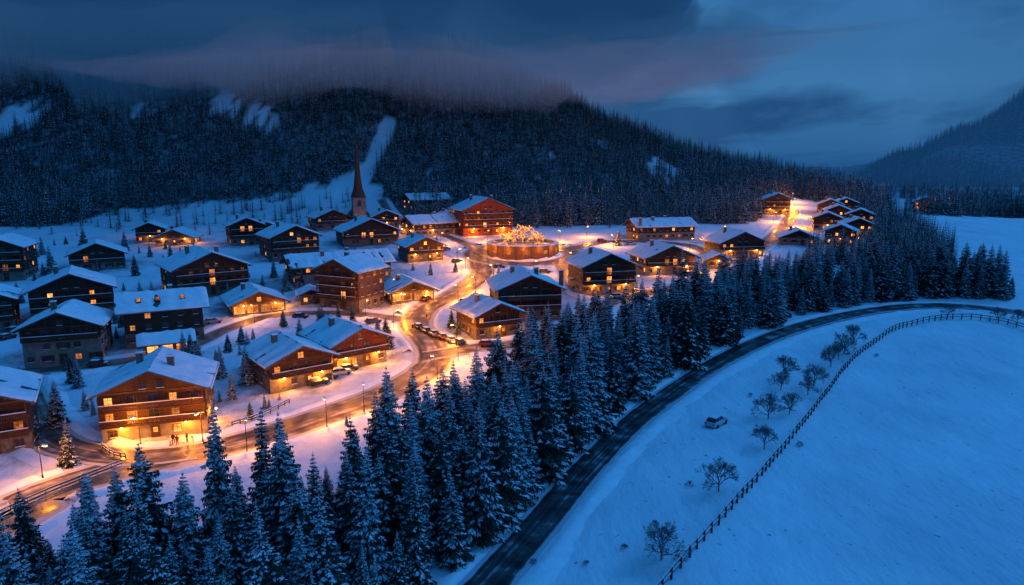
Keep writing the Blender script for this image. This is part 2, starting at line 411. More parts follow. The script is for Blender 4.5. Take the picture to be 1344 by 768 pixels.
# ------------------------------------------------------------ ground sheet
def axis(segs):
    out=[segs[0][0]]
    for a,b,s in segs:
        k=max(1,int(round((b-a)/s)))
        out+=[a+(b-a)*(i+1)/k for i in range(k)]
    return out
xs=axis([(-7000,-1500,500),(-1500,-500,30),(-500,-220,6),(-220,-120,3),(-120,120,1.8),(120,260,3),(260,500,8),(500,1600,30),(1600,7000,450)])
ys=axis([(-1500,-100,200),(-100,20,15),(20,180,1.8),(180,360,2.8),(360,560,6),(560,1000,12),(1000,2200,40),(2200,9000,400)])
gv=[(x,y,ground_z(x,y)) for y in ys for x in xs]
nx=len(xs); gf=[(j*nx+i,j*nx+i+1,(j+1)*nx+i+1,(j+1)*nx+i) for j in range(len(ys)-1) for i in range(nx-1)]
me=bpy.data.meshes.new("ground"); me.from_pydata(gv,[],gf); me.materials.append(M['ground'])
me.polygons.foreach_set("use_smooth",[True]*len(gf))
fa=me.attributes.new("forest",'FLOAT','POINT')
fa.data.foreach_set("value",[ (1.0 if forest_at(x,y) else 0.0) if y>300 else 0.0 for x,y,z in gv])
ta=me.attributes.new("trodden",'FLOAT','POINT')
ta.data.foreach_set("value",[ (1-sst(0,9,house_gap(x,y)))*.9 if (80<y<420 and -260<x<260) else 0.0 for x,y,z in gv]); me.update()
o=bpy.data.objects.new("ground",me); scene.collection.objects.link(o)
# ------------------------------------------------------------ spruces
def spruce(seed,H,Rr,wh,nb,K,snowp,hang=True):
    rnd=random.Random(seed); U=rnd.uniform; mb=MB()
    mb.tube((0,0,-0.5),(0,0,H*0.97),0.018*H,0.01,6,0)
    for i in range(wh):
        t=i/(wh-1); z=H*(0.05+0.93*t**0.95); r=Rr*((1-t)**0.8)*U(0.75,1.12)+0.12
        n=max(4,int(nb*(1-0.35*t)))
        a0=U(0,6.28)
        for b in range(n):
            az=a0+2*math.pi*b/n+U(-.25,.25); Lb=r*U(0.65,1.2); zz=z+U(-.15,.15)*H/wh
            dr=U(0.28,0.6)*(1-0.55*t)
            ca,sa=math.cos(az),math.sin(az)
            def pt(s,side=0.0,dz=0.0):
                x=Lb*s; return Vector((ca*x-sa*side, sa*x+ca*side, zz-Lb*(dr*s**1.2-0.12*s**3)+dz))
            snowy=rnd.random()<snowp+0.25
            for k in range(K):
                s=0.18+0.78*k/max(1,K-1) if K>1 else 0.5
                for sd in (-1,1):
                    tl=Lb*0.46*(1-0.5*s)*U(0.7,1.25); an=U(0.7,1.1)
                    fx=math.cos(an)*tl/Lb; sy=math.sin(an)*tl*sd; dp=-tl*U(0.2,0.55)
                    A=pt(s-0.05); C=pt(s+fx,sy,dp); wd=0.16*tl+0.05
                    Bm=(A+C)*0.5; dirv=(C-A).normalized(); sv=Vector((0,0,1)).cross(dirv)*wd
                    mb.face([A,Bm-sv+Vector((0,0,-0.04)),C,Bm+sv+Vector((0,0,-0.04))],1)
                    if snowy and rnd.random()<snowp+0.35*s:
                        k1=U(0.55,0.98); up=Vector((0,0,0.06+0.015*Lb)); C2=A+(C-A)*k1; A2=A+(C-A)*0.1; B2=(A2+C2)*0.5; sv2=sv*U(0.75,1.15)
                        mb.face([A2+up*0.6,B2-sv2+up*0.4,C2+up*0.4,B2+up*1.8],2); mb.face([A2+up*0.6,B2+up*1.8,C2+up*0.4,B2+sv2+up*0.4],2)
                if hang:
                    A=pt(s-0.1); B=pt(s+0.12); C=pt(s+0.05,U(-.1,.1)*Lb,-Lb*U(0.15,0.35)-0.1)
                    mb.face([A,B,C],1)
            A=pt(0.75); C=pt(1.12,0,-0.03*Lb); sv=Vector((-sa,ca,0))*(0.08*Lb+0.04); Bm=(A+C)*0.5
            mb.face([A,Bm-sv,C,Bm+sv],1)
            if snowy:
                up=Vector((0,0,0.07)); mb.face([A+up,Bm-sv*.8+up,C+up*0.5,Bm+sv*.8+up],2)
    mb.tube((0,0,H*0.9),(0,0,H*1.02),0.06,0.01,4,2 if snowp>0.3 else 1)
    return mb.mesh("spruce",['bark','needle','treesnow'])
SPR=[spruce(10+i,17,2.7+0.45*(i%3),34,11,5,[.40,.62,.28,.75,.5,.35,.6][i]) for i in range(7)]
LOW=[spruce(50+i,12,2.1+0.3*i,13,7,2,0.26+0.08*i,hang=False) for i in range(4)]
fcol=bpy.data.collections.new("forest_trees"); scene.collection.children.link(fcol)
for i,(u,v) in enumerate([(770,300),(800,299),(705,300),(745,299)]):
    x,y=P(u,v); o=bpy.data.objects.new("pine_tree",LOW[i]); fcol.objects.link(o); o.location=(x,y,ground_z(x,y)-0.2)
def tree(x,y,H,low=False):
    me=random.choice(LOW if low else SPR); base=12 if low else 17
    o=bpy.data.objects.new("pine_tree",me); scene.collection.objects.link(o)
    s=H/base; k=R(0.85,1.15); o.scale=(s*k,s*k,s); o.location=(x,y,ground_z(x,y)-0.25)
    o.rotation_euler=(R(-.03,.03),R(-.03,.03),R(0,6.28))
def inpoly(x,y,poly):
    c=False; n=len(poly); j=n-1
    for i in range(n):
        xi,yi=poly[i]; xj,yj=poly[j]
        if (yi>y)!=(yj>y) and x<(xj-xi)*(y-yi)/(yj-yi)+xi: c=not c
        j=i
    return c
belt=PX([(-80,900),(-60,775),(120,765),(250,735),(330,700),(430,680),(520,640),(590,590),(640,545),(690,490),(740,470),(800,455),(870,430),(930,400),(985,385),(1080,372),(1180,368),(1290,372),(1335,395),(1250,392),(1150,396),(1040,418),(940,460),(850,520),(775,588),(700,672),(630,742),(520,860),(400,960),(100,1050),(-80,1000)])
bx=[p[0] for p in belt]; by=[p[1] for p in belt]
placed=[]
rb=random.Random(3)
tries=0
while tries<14000:
    tries+=1
    x=rb.uniform(min(bx),max(bx)); y=rb.uniform(min(by),max(by))
    if y<42 or not inpoly(x,y,belt): continue
    if road_dist(x,y)<2.0: continue
    md=2.8 if y<115 else 3.4
    if any((x-a)**2+(y-b)**2<md*md for a,b in placed): continue
    placed.append((x,y))
for x,y in placed:
    h_=rb.choice([9,12.5,14.5,16.5,18.5])*rb.uniform(0.9,1.06)
    if y>190: h_*=0.88
    if x<-20 and y<90: h_*=interp(x,[(-60,.80),(-20,.97)])
    tree(x,y,h_)
for u,v,H in [(76,560,9),(90,612,8),(290,497,7.5),(325,505,9),(42,578,7),(508,458,8),(68,362,11),(178,362,8),(165,330,9),(110,325,9),(56,335,8),(88,490,4),(358,505,4),(455,560,2.5),(870,410,10),(430,405,6),(565,362,5),(600,440,4),(715,440,8),(745,440,9),(760,445,12),(778,420,9),(700,470,12),(915,372,6),(985,362,9),(360,365,7),(205,405,7)]:
    x,y=P(u,v); tree(x,y,H)
cnt=0
while cnt<120:
    u=rb.uniform(20,980); v=rb.uniform(318,560)
    x,y=P(u,v)
    if v>700-u*.45 or road_dist(x,y)<3.5 or house_gap(x,y)<0.5: continue
    cnt+=1; tree(x,y,rb.choice([rb.uniform(1.5,4),rb.uniform(3,9)]))
for k in range(260):
    u=rb.uniform(20,530); v=rb.uniform(256,312)
    if v>300 and rb.random()<.5: continue
    x,y=P(u,v)
    if road_dist(x,y)<3 or house_gap(x,y)<1: continue
    tree(x,y,rb.uniform(5,13),low=True)
# ------------------------------------------------------------ hillside forest (instanced)
fp=[];fs=[];fr=[]
rf=random.Random(11)
y=335.0
while y<900:
    sp=4.3 if y<620 else 5.6
    x=-0.80*y-30
    while x<0.46*y+30:
        xx=x+rf.uniform(-2,2); yy=y+rf.uniform(-2,2); x+=sp
        if not forest_at(xx,yy) or road_dist(xx,yy)<3: continue
        zz=ground_z(xx,yy)
        if zz>145: continue
        if nz(xx,yy,.03,6)>.42 and rf.random()<.4: continue
        fp.append((xx,yy,zz-0.3)); fs.append(rf.choice([rf.uniform(0.6,1.0),rf.uniform(0.95,1.55)])*(1+.25*nz(xx,yy,.02,1))); fr.append(rf.uniform(0,6.28))
    y+=sp*0.95
for k in range(900):
    u=rf.uniform(1060,1250); v=rf.uniform(268,352)
    if v<interp(u,[(1060,262),(1130,262),(1190,285),(1250,330)]) : continue
    if u<1140 and v<335: continue
    xx,yy=P(u,v)
    if road_dist(xx,yy)<3: continue
    fp.append((xx,yy,ground_z(xx,yy)-0.3)); fs.append(rf.uniform(0.7,1.1)); fr.append(rf.uniform(0,6.28))
for k in range(2600):
    u=rf.uniform(1150,1420); v=rf.choice([rf.uniform(264,268),rf.uniform(277,281),rf.uniform(236,262),rf.uniform(236,262)])+ (u-1150)*0.03
    xx,yy=P(u,v)
    if nz(xx,yy,0.01,4)<-0.15: continue
    fp.append((xx,yy,ground_z(xx,yy)-0.3)); fs.append(rf.uniform(0.8,1.5)); fr.append(rf.uniform(0,6.28))
y=1180.0
while y<1700:
    x=0.47*y
    while x<0.82*y:
        xx=x+rf.uniform(-5,5); yy=y+rf.uniform(-5,5); x+=11
        if nz(xx,yy,0.006,2)>0.42: continue
        fp.append((xx,yy,ground_z(xx,yy)-0.5)); fs.append(rf.uniform(1.2,2.2)); fr.append(rf.uniform(0,6.28))
    y+=11
me=bpy.data.meshes.new("hillside_forest"); me.from_pydata(fp,[],[])
a=me.attributes.new("scl",'FLOAT','POINT'); a.data.foreach_set("value",fs)
a=me.attributes.new("rot",'FLOAT','POINT'); a.data.foreach_set("value",fr)
fo=bpy.data.objects.new("hillside_forest",me); scene.collection.objects.link(fo)
ng=bpy.data.node_groups.new("scatter",'GeometryNodeTree')
ng.interface.new_socket("Geometry",in_out='INPUT',socket_type='NodeSocketGeometry')
ng.interface.new_socket("Geometry",in_out='OUTPUT',socket_type='NodeSocketGeometry')
gi=ng.nodes.new("NodeGroupInput"); go=ng.nodes.new("NodeGroupOutput")
ip=ng.nodes.new("GeometryNodeInstanceOnPoints"); ci=ng.nodes.new("GeometryNodeCollectionInfo")
ci.inputs["Collection"].default_value=fcol; ci.inputs["Separate Children"].default_value=True; ci.inputs["Reset Children"].default_value=True
na=ng.nodes.new("GeometryNodeInputNamedAttribute"); na.data_type='FLOAT'; na.inputs["Name"].default_value="scl"
nr=ng.nodes.new("GeometryNodeInputNamedAttribute"); nr.data_type='FLOAT'; nr.inputs["Name"].default_value="rot"
cx=ng.nodes.new("ShaderNodeCombineXYZ")
ng.links.new(nr.outputs["Attribute"],cx.inputs[2])
ng.links.new(gi.outputs[0],ip.inputs["Points"]); ng.links.new(ci.outputs[0],ip.inputs["Instance"])
ip.inputs["Pick Instance"].default_value=True
ng.links.new(cx.outputs[0],ip.inputs["Rotation"]); ng.links.new(na.outputs["Attribute"],ip.inputs["Scale"])
ng.links.new(ip.outputs[0],go.inputs[0])
md=fo.modifiers.new("scatter",'NODES'); md.node_group=ng
# ------------------------------------------------------------ chalets
def chalet(u,v,yaw,w,l,floors,lit=0.3,wall='wood',base='stone',pitch=23,name="alpine_chalet",balc=True,glow=0,chim=1,basef=1,sky=False,snowy=0.6,push=0.75,shop=False):
    px,py=P(u,v); d=math.hypot(px,py); k=(w if abs(yaw)>55 else l)/2*push
    x=px+px/d*k; y=py+py/d*k; z=hb(x,y)
    if lit<0.7: lit*=0.6
    glow*=1.7
    ya=math.radians(yaw); root=empty(name,(x,y,z),ya)
    rnd=random.Random(int(u*13+v*7)); FH=2.65
    He=floors*FH+0.5; tp=math.tan(math.radians(pitch)); Hr=He+w/2*tp
    b0=basef*FH+0.4
    W=MB()
    if base: W.box(-w/2+.08,w/2-.08,-l/2+.08,l/2-.08,-3.5,b0,0)
    prof=[(-w/2,b0),(w/2,b0),(w/2,He),(0,Hr),(-w/2,He)]
    F=[(a,-l/2,c) for a,c in prof]; B=[(a,l/2,c) for a,c in prof]
    W.face(F,1); W.face(B[::-1],1)
    for i in range(5):
        j=(i+1)%5
        W.face([F[j],F[i],B[i],B[j]],1)
    for fl in range(basef,floors+1):
        zz=fl*FH+0.4; e=0.10
        W.box(-w/2-e,w/2+e,-l/2-e,-l/2-0.003,zz-.14,zz+.14,2); W.box(-w/2-e,w/2+e,l/2+0.003,l/2+e,zz-.14,zz+.14,2)
    W.obj("walls",[base or wall,wall,'frame'],root)
    ox=1.25; oy=1.7; th=0.28; Rf=MB(); Sn=MB()
    for sd in (-1,1):
        x1=sd*(w/2+ox); z1=He-ox*tp
        y0,y1=-l/2-oy,l/2+oy
        a=(0,Hr+.05);b=(x1,z1+.05); c=(x1,z1+.05+th); dd=(0,Hr+.05+th)
        q=[a,b,c,dd]
        f=[(i,y0,j) for i,j in q]; g=[(i,y1,j) for i,j in q]
        if sd<0: f,g=g,f
        Rf.face(f,0); Rf.face(g[::-1],0)
        for i in range(4): j=(i+1)%4; Rf.face([f[j],f[i],g[i],g[j]],0)
        na_,nb_=14,max(10,int((l+2*oy)/.8)); rows=[]
        for i in range(na_+1):
            s=i/na_; row=[]
            for jj in range(nb_+1):
                t=jj/nb_; xx=x1*s*0.995; yy=lerp(y0+.04,y1-.04,t); zz=Hr+.05+th+(z1-Hr)*s
                ex=root.location.x
                n1=noise.noise(Vector((xx*0.10+u,yy*0.65+ex,sd*3.1))); n2=noise.noise(Vector((xx*.6+u,yy*.6+ex,sd)))
                tk=0.04+snowy*0.30+0.46*n1+0.18*n2
                tk=max(-0.05,min(0.55,tk))
                edge_=min(t,1-t)*nb_
                if edge_<0.5 or i==na_: tk=min(tk,0.03)-0.02; yy+=rnd.uniform(-.05,.05)
                row.append((xx,yy,zz+tk))
            rows.append(row)
        for i in range(na_):
            for jj in range(nb_):
                q=[rows[i][jj],rows[i+1][jj],rows[i+1][jj+1],rows[i][jj+1]]
                if sd<0: q.reverse()
                Sn.face(q,0)
        if snowy>0.4: Sn.box(min(x1,x1-sd*.25),max(x1,x1-sd*.25),y0+.1,y1-.1,z1+.05+th*0.6,z1+.05+th+0.16,0)
        for s in (0.02,0.5,0.93):
            xx=x1*s; zz=Hr+(z1-Hr)*s-.14
            for ye in (-1,1):
                Rf.box(xx-.11,xx+.11,min(ye*(l/2),ye*(l/2+oy-.15)),max(ye*(l/2),ye*(l/2+oy-.15)),zz-.14,zz+.1,1)
        if sky:
            for t in (0.25,0.45,0.72):
                s=0.5; yy=lerp(y0,y1,t); xx=x1*s; zz=Hr+.05+th+(z1-Hr)*s
                Rf.obox((xx,yy,zz+.25),Vector((.75,0,-.75*tp*sd)),Vector((0,.55,0)),Vector((tp*sd*.12,0,.25)),2)
                Rf.obox((xx,yy,zz+.33),Vector((.6,0,-.6*tp*sd)),Vector((0,.42,0)),Vector((tp*sd*.12,0,.25)),3 if rnd.random()<.5 else 4)
    Rf.obj("roof",['roof','frame','metal','glass','litdim'],root)
    so=Sn.obj("roof_snow",['snow'],root)
    bm=bmesh.new(); bm.from_mesh(so.data); bmesh.ops.remove_doubles(bm,verts=bm.verts,dist=0.002); bm.to_mesh(so.data); bm.free()
    so.data.polygons.foreach_set("use_smooth",[True]*len(so.data.polygons))
    Wd=MB()
    def side_box(side,a0,a1,d0,d1,z0,z1,m,mb=Wd):
        if side==0: mb.box(a0,a1,-l/2-d1,-l/2-d0,z0,z1,m)
        elif side==1: mb.box(a0,a1,l/2+d0,l/2+d1,z0,z1,m)
        elif side==2: mb.box(-w/2-d1,-w/2-d0,a0,a1,z0,z1,m)
        else: mb.box(w/2+d0,w/2+d1,a0,a1,z0,z1,m)
    def window(side,c,z0,ww,hh,m,shut):
        dd=-0.07 if z0<b0-0.5 else 0.0
        side_box(side,c-ww/2,c+ww/2,dd-.05,dd+.03,z0,z0+hh,m)
        fr=.09
        side_box(side,c-ww/2-fr,c-ww/2,dd-.02,dd+.09,z0-fr,z0+hh+fr,2); side_box(side,c+ww/2,c+ww/2+fr,dd-.02,dd+.09,z0-fr,z0+hh+fr,2)
        side_box(side,c-ww/2,c+ww/2,dd-.02,dd+.085,z0+hh,z0+hh+fr,2); side_box(side,c-ww/2,c+ww/2,dd-.02,dd+.12,z0-fr,z0,2)
        nm=2 if ww<1.7 else 3
        for q in range(1,nm): side_box(side,c-ww/2+ww*q/nm-.03,c-ww/2+ww*q/nm+.03,dd+.03,dd+.07,z0,z0+hh,2)
        side_box(side,c-ww/2,c+ww/2,dd+.032,dd+.062,z0+hh*.62,z0+hh*.62+.05,2)
        side_box(side,c-ww/2-.05,c+ww/2+.05,dd+.12,dd+.2,z0-.06,z0+.03,5)
        if shut:
            for sg in (-1,1):
                a=c+sg*(ww/2+fr+.32); side_box(side,a-.3,a+.3,dd+.01,dd+.07,z0-.05,z0+hh+.05,6)
    for side in range(4):
        ln=w if side<2 else l; n=max(2,int(ln/2.9))
        for fl in range(floors):
            for i in range(n):
                c=-ln/2+ln*(i+.5)/n
                zz=fl*FH+1.25 if fl>=basef else fl*FH+0.95
                p=lit*(1.6 if (side==0 and fl<=1) else 0.8)
                m=0 if rnd.random()<p else (1 if rnd.random()<0.16 and lit>0 else 3)
                if fl==0 and (shop or lit>0.6) and side in(0,3): window(side,c,0.5,ln/n-.75,2.0,0 if rnd.random()<.85 else 1,False)
                elif fl==0 and side==0 and i==n//2:
                    side_box(0,c-.6,c+.6,-.1,.02,0.05,2.25,4); side_box(0,c-.72,c-.6,-.1,.1,0,2.35,2); side_box(0,c+.6,c+.72,-.1,.1,0,2.35,2); side_box(0,c-.6,c+.6,-.1,.1,2.25,2.37,2)
                    side_box(0,c-.35,c+.35,.02,.05,1.2,2.0,0 if lit>.2 else 3)
                else:
                    ww=rnd.choice([1.0,1.15,1.15])
                    if side==0 and fl>=basef and balc and i in (n//2,max(0,n//2-1)): window(side,c,fl*FH+.55,1.5,2.0,m,False)
                    elif rnd.random()<.86: window(side,c+rnd.uniform(-.2,.2),zz,ww,1.15,m,rnd.random()<.45 and ln/n>2.6)
    if w>11:
        for side in (0,1):
            for c in ((-1.3,1.3) if w>15 else (0,)):
                window(side,c,He+0.35,1.1,1.1,0 if rnd.random()<lit else 3,False)
    Wd.obj("windows",['lit','litdim','frame','glass','wood2','snow','wood2'],root)
    if balc:
        Bc=MB()
        for fl in range(max(1,basef),floors):
            zz=fl*FH+.4; bw=w/2-.2
            y0=-l/2-1.35; Bc.box(-bw,bw,y0,-l/2-.11,zz-.12,zz+.04,0)
            Bc.box(-bw,bw,y0,y0+.08,zz+1.0,zz+1.1,0); Bc.box(-bw+.02,bw-.02,y0-.04,y0+.14,zz+1.103,zz+1.2,1)
            nn=int(bw*2/.32)
            for i in range(nn+1):
                a=-bw+(2*bw-.12)*i/nn; Bc.box(a,a+.2 if i<nn else a+.12,y0+.01,y0+.05,zz+.12,zz+.998,0)
            for a in (-bw,bw-.14,-bw*.33,bw*.33): Bc.box(a,a+.14,y0+.0855,y0+.22,zz+.041,(He+(w/2-abs(a))*tp-.4) if fl==floors-1 else zz+FH-.14,0)
            for a in (-bw,bw-.08): Bc.box(a,a+.08,y0+.23,-l/2-.11,zz+.95,zz+1.05,0)
        Bc.obj("balcony",['wood2','snow'],root)
    C=MB()
    for i in range(chim):
        cx=w*(-.18+.34*i); cy=l*(.12-.3*i); zt=Hr+.9; hw=.5
        C.box(cx-hw,cx+hw,cy-hw,cy+hw,He,zt,0); C.box(cx-hw-.12,cx+hw+.12,cy-hw-.12,cy+hw+.12,zt+.003,zt+.15,0); C.box(cx-hw-.06,cx+hw+.06,cy-hw-.06,cy+hw+.06,zt+.153,zt+.42,1)
    if chim: C.obj("chimney",['stone','snow'],root)
    if glow>0:
        Ln=MB(); 
        offs=[(-w*.3,-l/2-1.0),(w*.3,-l/2-1.0)] if w>12 else [(0,-l/2-1.0)]
        offs.append((w/2+1.0,-l*.15))
        for a,b in offs:
            Ln.box(a-.03,a+.03,b,b+.9,2.95,3.0,0) if b<-l/2 else Ln.box(a-.95,a,b-.03,b+.03,2.95,3.0,0)
            Ln.box(a-.13,a+.13,b-.13,b+.13,2.6,2.9,1); Ln.box(a-.18,a+.18,b-.18,b+.18,2.903,2.96,0)
            point("lantern_light",(a,b-.05,2.4),glow*.7,root,.2)
        Ln.obj("lantern",['metal','lamp'],root)
    return root
for a,k in HOUSES: chalet(*a,**k)
# ------------------------------------------------------------ church with spire
cx,cy=P(472,300); cz=hb(cx,cy); ch=empty("village_church",(cx,cy,cz),math.radians(20))
mb=MB()
mb.box(-3,3,-3,3,-3,15,0); mb.box(-3.2,3.2,-3.2,3.2,14.9,15.4,1)
for s in (-1,1):
    mb.box(s*3.003 if s>0 else -3.08,3.08 if s>0 else -3.003,-.8,.8,11,13.6,2); mb.box(-.8,.8,s*3.003 if s>0 else -3.08,3.08 if s>0 else -3.003,11,13.6,2)
n=8; rs=[(3.6,15.4),(2.2,19.5),(1.5,25),(.8,35),(.06,44)]
for (r0,z0),(r1,z1) in zip(rs,rs[1:]):
    for k in range(n):
        a=2*math.pi*(k+.5)/n; b=2*math.pi*(k+1.5)/n
        mb.face([(r0*math.cos(a),r0*math.sin(a),z0),(r0*math.cos(b),r0*math.sin(b),z0),(r1*math.cos(b),r1*math.sin(b),z1),(r1*math.cos(a),r1*math.sin(a),z1)],3)
mb.tube((0,0,43.8),(0,0,46),.06,.05,5,4); mb.box(-.45,.45,-.05,.05,45,45.12,4)
mb.obj("bell_tower",['plaster','wood','glass','wood2','metal'],ch)
mb=MB(); w2=6;l2=18
pr=[(-w2,-3),(w2,-3),(w2,6),(0,12),(-w2,6)]
F=[(a,3.2,c) for a,c in pr];B=[(a,3.2+l2,c) for a,c in pr]
mb.face(F);mb.face(B[::-1])
for i in range(5): j=(i+1)%5; mb.face([F[j],F[i],B[i],B[j]],0 if i not in(2,3) else 1)
for s in (-1,1):
    for k in range(4): mb.box(min(s*w2,s*(w2+.06)),max(s*w2,s*(w2+.06)),5+k*4,6.1+k*4,2,5,2)
    mb.face([(0,2.9,12.35),(s*(w2+.7),2.9,5.55),(s*(w2+.7),3.5+l2,5.55),(0,3.5+l2,12.35)][::s],1)
mb.obj("nave",['plaster','snow','litdim'],ch)
point("tower_floodlight",(0,-7,2),900,ch,.3)
# ------------------------------------------------------------ round plaza with illuminated trees
pz=hb(*plaza); pl=empty("round_plaza_pavilion",(plaza[0],plaza[1],pz))
mb=MB(); n=48; r0,r1=13.2,14.0
def ringface(ra,za,rb_,zb,m):
    for k in range(n):
        a=2*math.pi*k/n;b=2*math.pi*(k+1)/n
        mb.face([(ra*math.cos(a),ra*math.sin(a),za),(ra*math.cos(b),ra*math.sin(b),za),(rb_*math.cos(b),rb_*math.sin(b),zb),(rb_*math.cos(a),rb_*math.sin(a),zb)],m)
ringface(r1,-2,r1,4.2,0); ringface(14.5,4.2,14.5,4.5,1); ringface(r1,4.2,14.5,4.2,1); ringface(14.5,4.5,14.3,4.8,2); ringface(14.3,4.8,12.6,4.85,2); ringface(12.6,4.85,12.3,3.6,1); ringface(12.3,3.6,9,3.7,2); ringface(9,3.7,.01,3.8,1)
for k in range(24):
    a=2*math.pi*k/24; c=Vector((14.1*math.cos(a),14.1*math.sin(a),1.6)); rd=Vector((math.cos(a),math.sin(a),0)); tg=Vector((-math.sin(a),math.cos(a),0))
    mb.obox(c,rd*.2,tg*.3,Vector((0,0,2.59)),1)
    if k%2==0:
        a2=a+math.pi/24; rd=Vector((math.cos(a2),math.sin(a2),0)); tg=Vector((-math.sin(a2),math.cos(a2),0)); mb.obox(rd*14.0+Vector((0,0,2.0)),rd*.06,tg*.9,Vector((0,0,.7)),3)
mb.obj("ring_wall",['brick','stone','snow','litdim'],pl)
def bare(seed,H,lights=False,r0=.16,depth=5):
    rnd=random.Random(seed); mb=MB(); tips=[]
    def grow(p,d,Ln,r,k):
        q=p+d*Ln
        mb.tube(p,q,r,max(r*.68,.012),5 if k<2 else 3,0)
        if k>=depth: tips.append(q); return
        nb=7 if k==0 else (rnd.choice([3,4,4]) if k<3 else rnd.choice([2,3,3]))
        for j in range(nb):
            if k==0:
                az=6.283*j/nb+rnd.uniform(-.3,.3); el=rnd.uniform(.25,1.35)
                nd=Vector((math.cos(az)*math.cos(el),math.sin(az)*math.cos(el),math.sin(el)))
            else:
                nd=(d+Vector((rnd.uniform(-1,1),rnd.uniform(-1,1),rnd.uniform(-.55,.75)))*.85).normalized()
            grow(p+d*Ln*rnd.uniform(.55,1),nd,(H*.25 if k==0 else Ln*rnd.uniform(.58,.8)),max(r*.6,.016),k+1)
    grow(Vector((0,0,-.3)),Vector((0,0,1)),H*.30,r0,0)
    if lights:
        for t in tips:
            if rnd.random()<.3:
                s=.11; mb.obox(t,Vector((s,0,0)),Vector((0,s,0)),Vector((0,0,s)),1)
    return mb.mesh("bare_tree",['frostbark','fairy'])
LT=[bare(90+i,8,True,depth=4) for i in range(2)]
for i,(a,b,s) in enumerate([(0,0,1.45),(6,2,.8),(-6,3,.9),(4,-6,.7),(-5,-5,.7),(-1,7,.9)]):
    o=bpy.data.objects.new("illuminated_tree",LT[i%2]); scene.collection.objects.link(o); o.parent=pl; o.location=(a,b,3.7); o.scale=(s,s,s); o.rotation_euler[2]=i
for a,b,c in [(0,-3,6.5),(6,3,6),(-6,3,6)]: point("fairy_glow",(a,b,c),3000,pl,.5)
for k in range(7):
    a=math.radians(196+k*25); point("wall_light",(15.6*math.cos(a),15.6*math.sin(a),3.4),480,pl,.2)
# ------------------------------------------------------------ street lamps
lamps=[]
def lamp(x,y,e=1300,h=5.0,face=0):
    if any((x-a)**2+(y-b)**2<49 for a,b in lamps): return
    lamps.append((x,y))
    root=empty("street_lamp",(x,y,hb(x,y)),face); mb=MB()
    mb.tube((0,0,-.3),(0,0,.6),.14,.12,8,0); mb.tube((0,0,.6),(0,0,h),.08,.05,8,0); mb.tube((0,0,h),(.9,0,h+.25),.045,.04,6,0)
    mb.box(.6,1.35,-.16,.16,h+.2,h+.34,0); mb.box(.66,1.29,-.12,.12,h+.12,h+.197,1); mb.box(.58,1.37,-.18,.18,h+.343,h+.43,2)
    mb.obj("pole_and_head",['metal','lamp','snow'],root)
    point("lamp_light",(.98,0,h-.1),e*3.5,root,.25)
LP=[(548,500,1500),(585,455,1500),(520,432,1200),(592,395,1500),(648,368,1600),(600,345,1600),(578,322,1200),(640,318,1400),(735,318,1800),(770,312,1600),(745,350,1200),(805,325,1500),(948,312,2000),(1052,285,2600),(1030,300,1700),(925,360,1200),(905,330,1000),(840,385,900),(250,590,700),(180,588,600),(330,580,800),(330,425,500),(480,420,600),(515,388,700),(700,362,1200),(668,306,1400),(1015,292,1500),(560,300,800),(210,312,700),(1043,272,2800),(1040,265,2800),(1060,300,1500),(575,478,1300),(480,528,1200),(420,552,1000),(620,358,1500),(545,410,1300),(618,385,1500),(100,632,700),(-5,668,600),(985,330,900)]
for u,v,e in LP:
    x,y=P(u,v)
    co,i,dd=kd.find((x,y,0)); q=Vector((allpts[i][0],allpts[i][1])); dv=Vector((x,y))-q
    w=allpts[i][3]
    if dv.length<w/2+.8:
        dv=dv.normalized() if dv.length>.01 else Vector((0,1)); x,y=q.x+dv.x*(w/2+.9),q.y+dv.y*(w/2+.9)
    lamp(x,y,e,face=math.atan2(q.y-y,q.x-x))
# ------------------------------------------------------------ bare trees in the meadow
BT=[bare(i,5.5,False,.12,depth=6) for i in (1,2,3)]
for i,(u,v,h) in enumerate([(868,735,5.6),(943,648,5.4),(1003,588,5.0),(1008,552,5.8),(1036,545,5),(1030,497,6),(1068,508,5.6),(1060,520,4.4),(1090,484,6.2),(1108,465,6),(1100,474,4.6),(1120,452,6),(1025,512,4.6),(1244,417,4.6),(1335,425,4.6),(1308,421,4.4)]):
    x,y=P(u,v); o=bpy.data.objects.new("bare_tree",BT[i%3]); scene.collection.objects.link(o); o.location=(x,y,ground_z(x,y)); s=h/5.5; o.scale=(s,s,s*1.05); o.rotation_euler[2]=i*1.3
for i,(u,v,h) in enumerate([(905,640,.9),(860,690,.8),(1050,585,1),(890,735,.7),(820,720,.8),(985,520,.8),(1150,470,.8),(770,740,.7),(700,740,.8)]):
    x,y=P(u,v); o=bpy.data.objects.new("frosted_shrub",BT[(i+1)%3]); scene.collection.objects.link(o); o.location=(x,y,ground_z(x,y)-.25*h); s=h/4; o.scale=(s,s,s); o.rotation_euler[2]=i*2.3
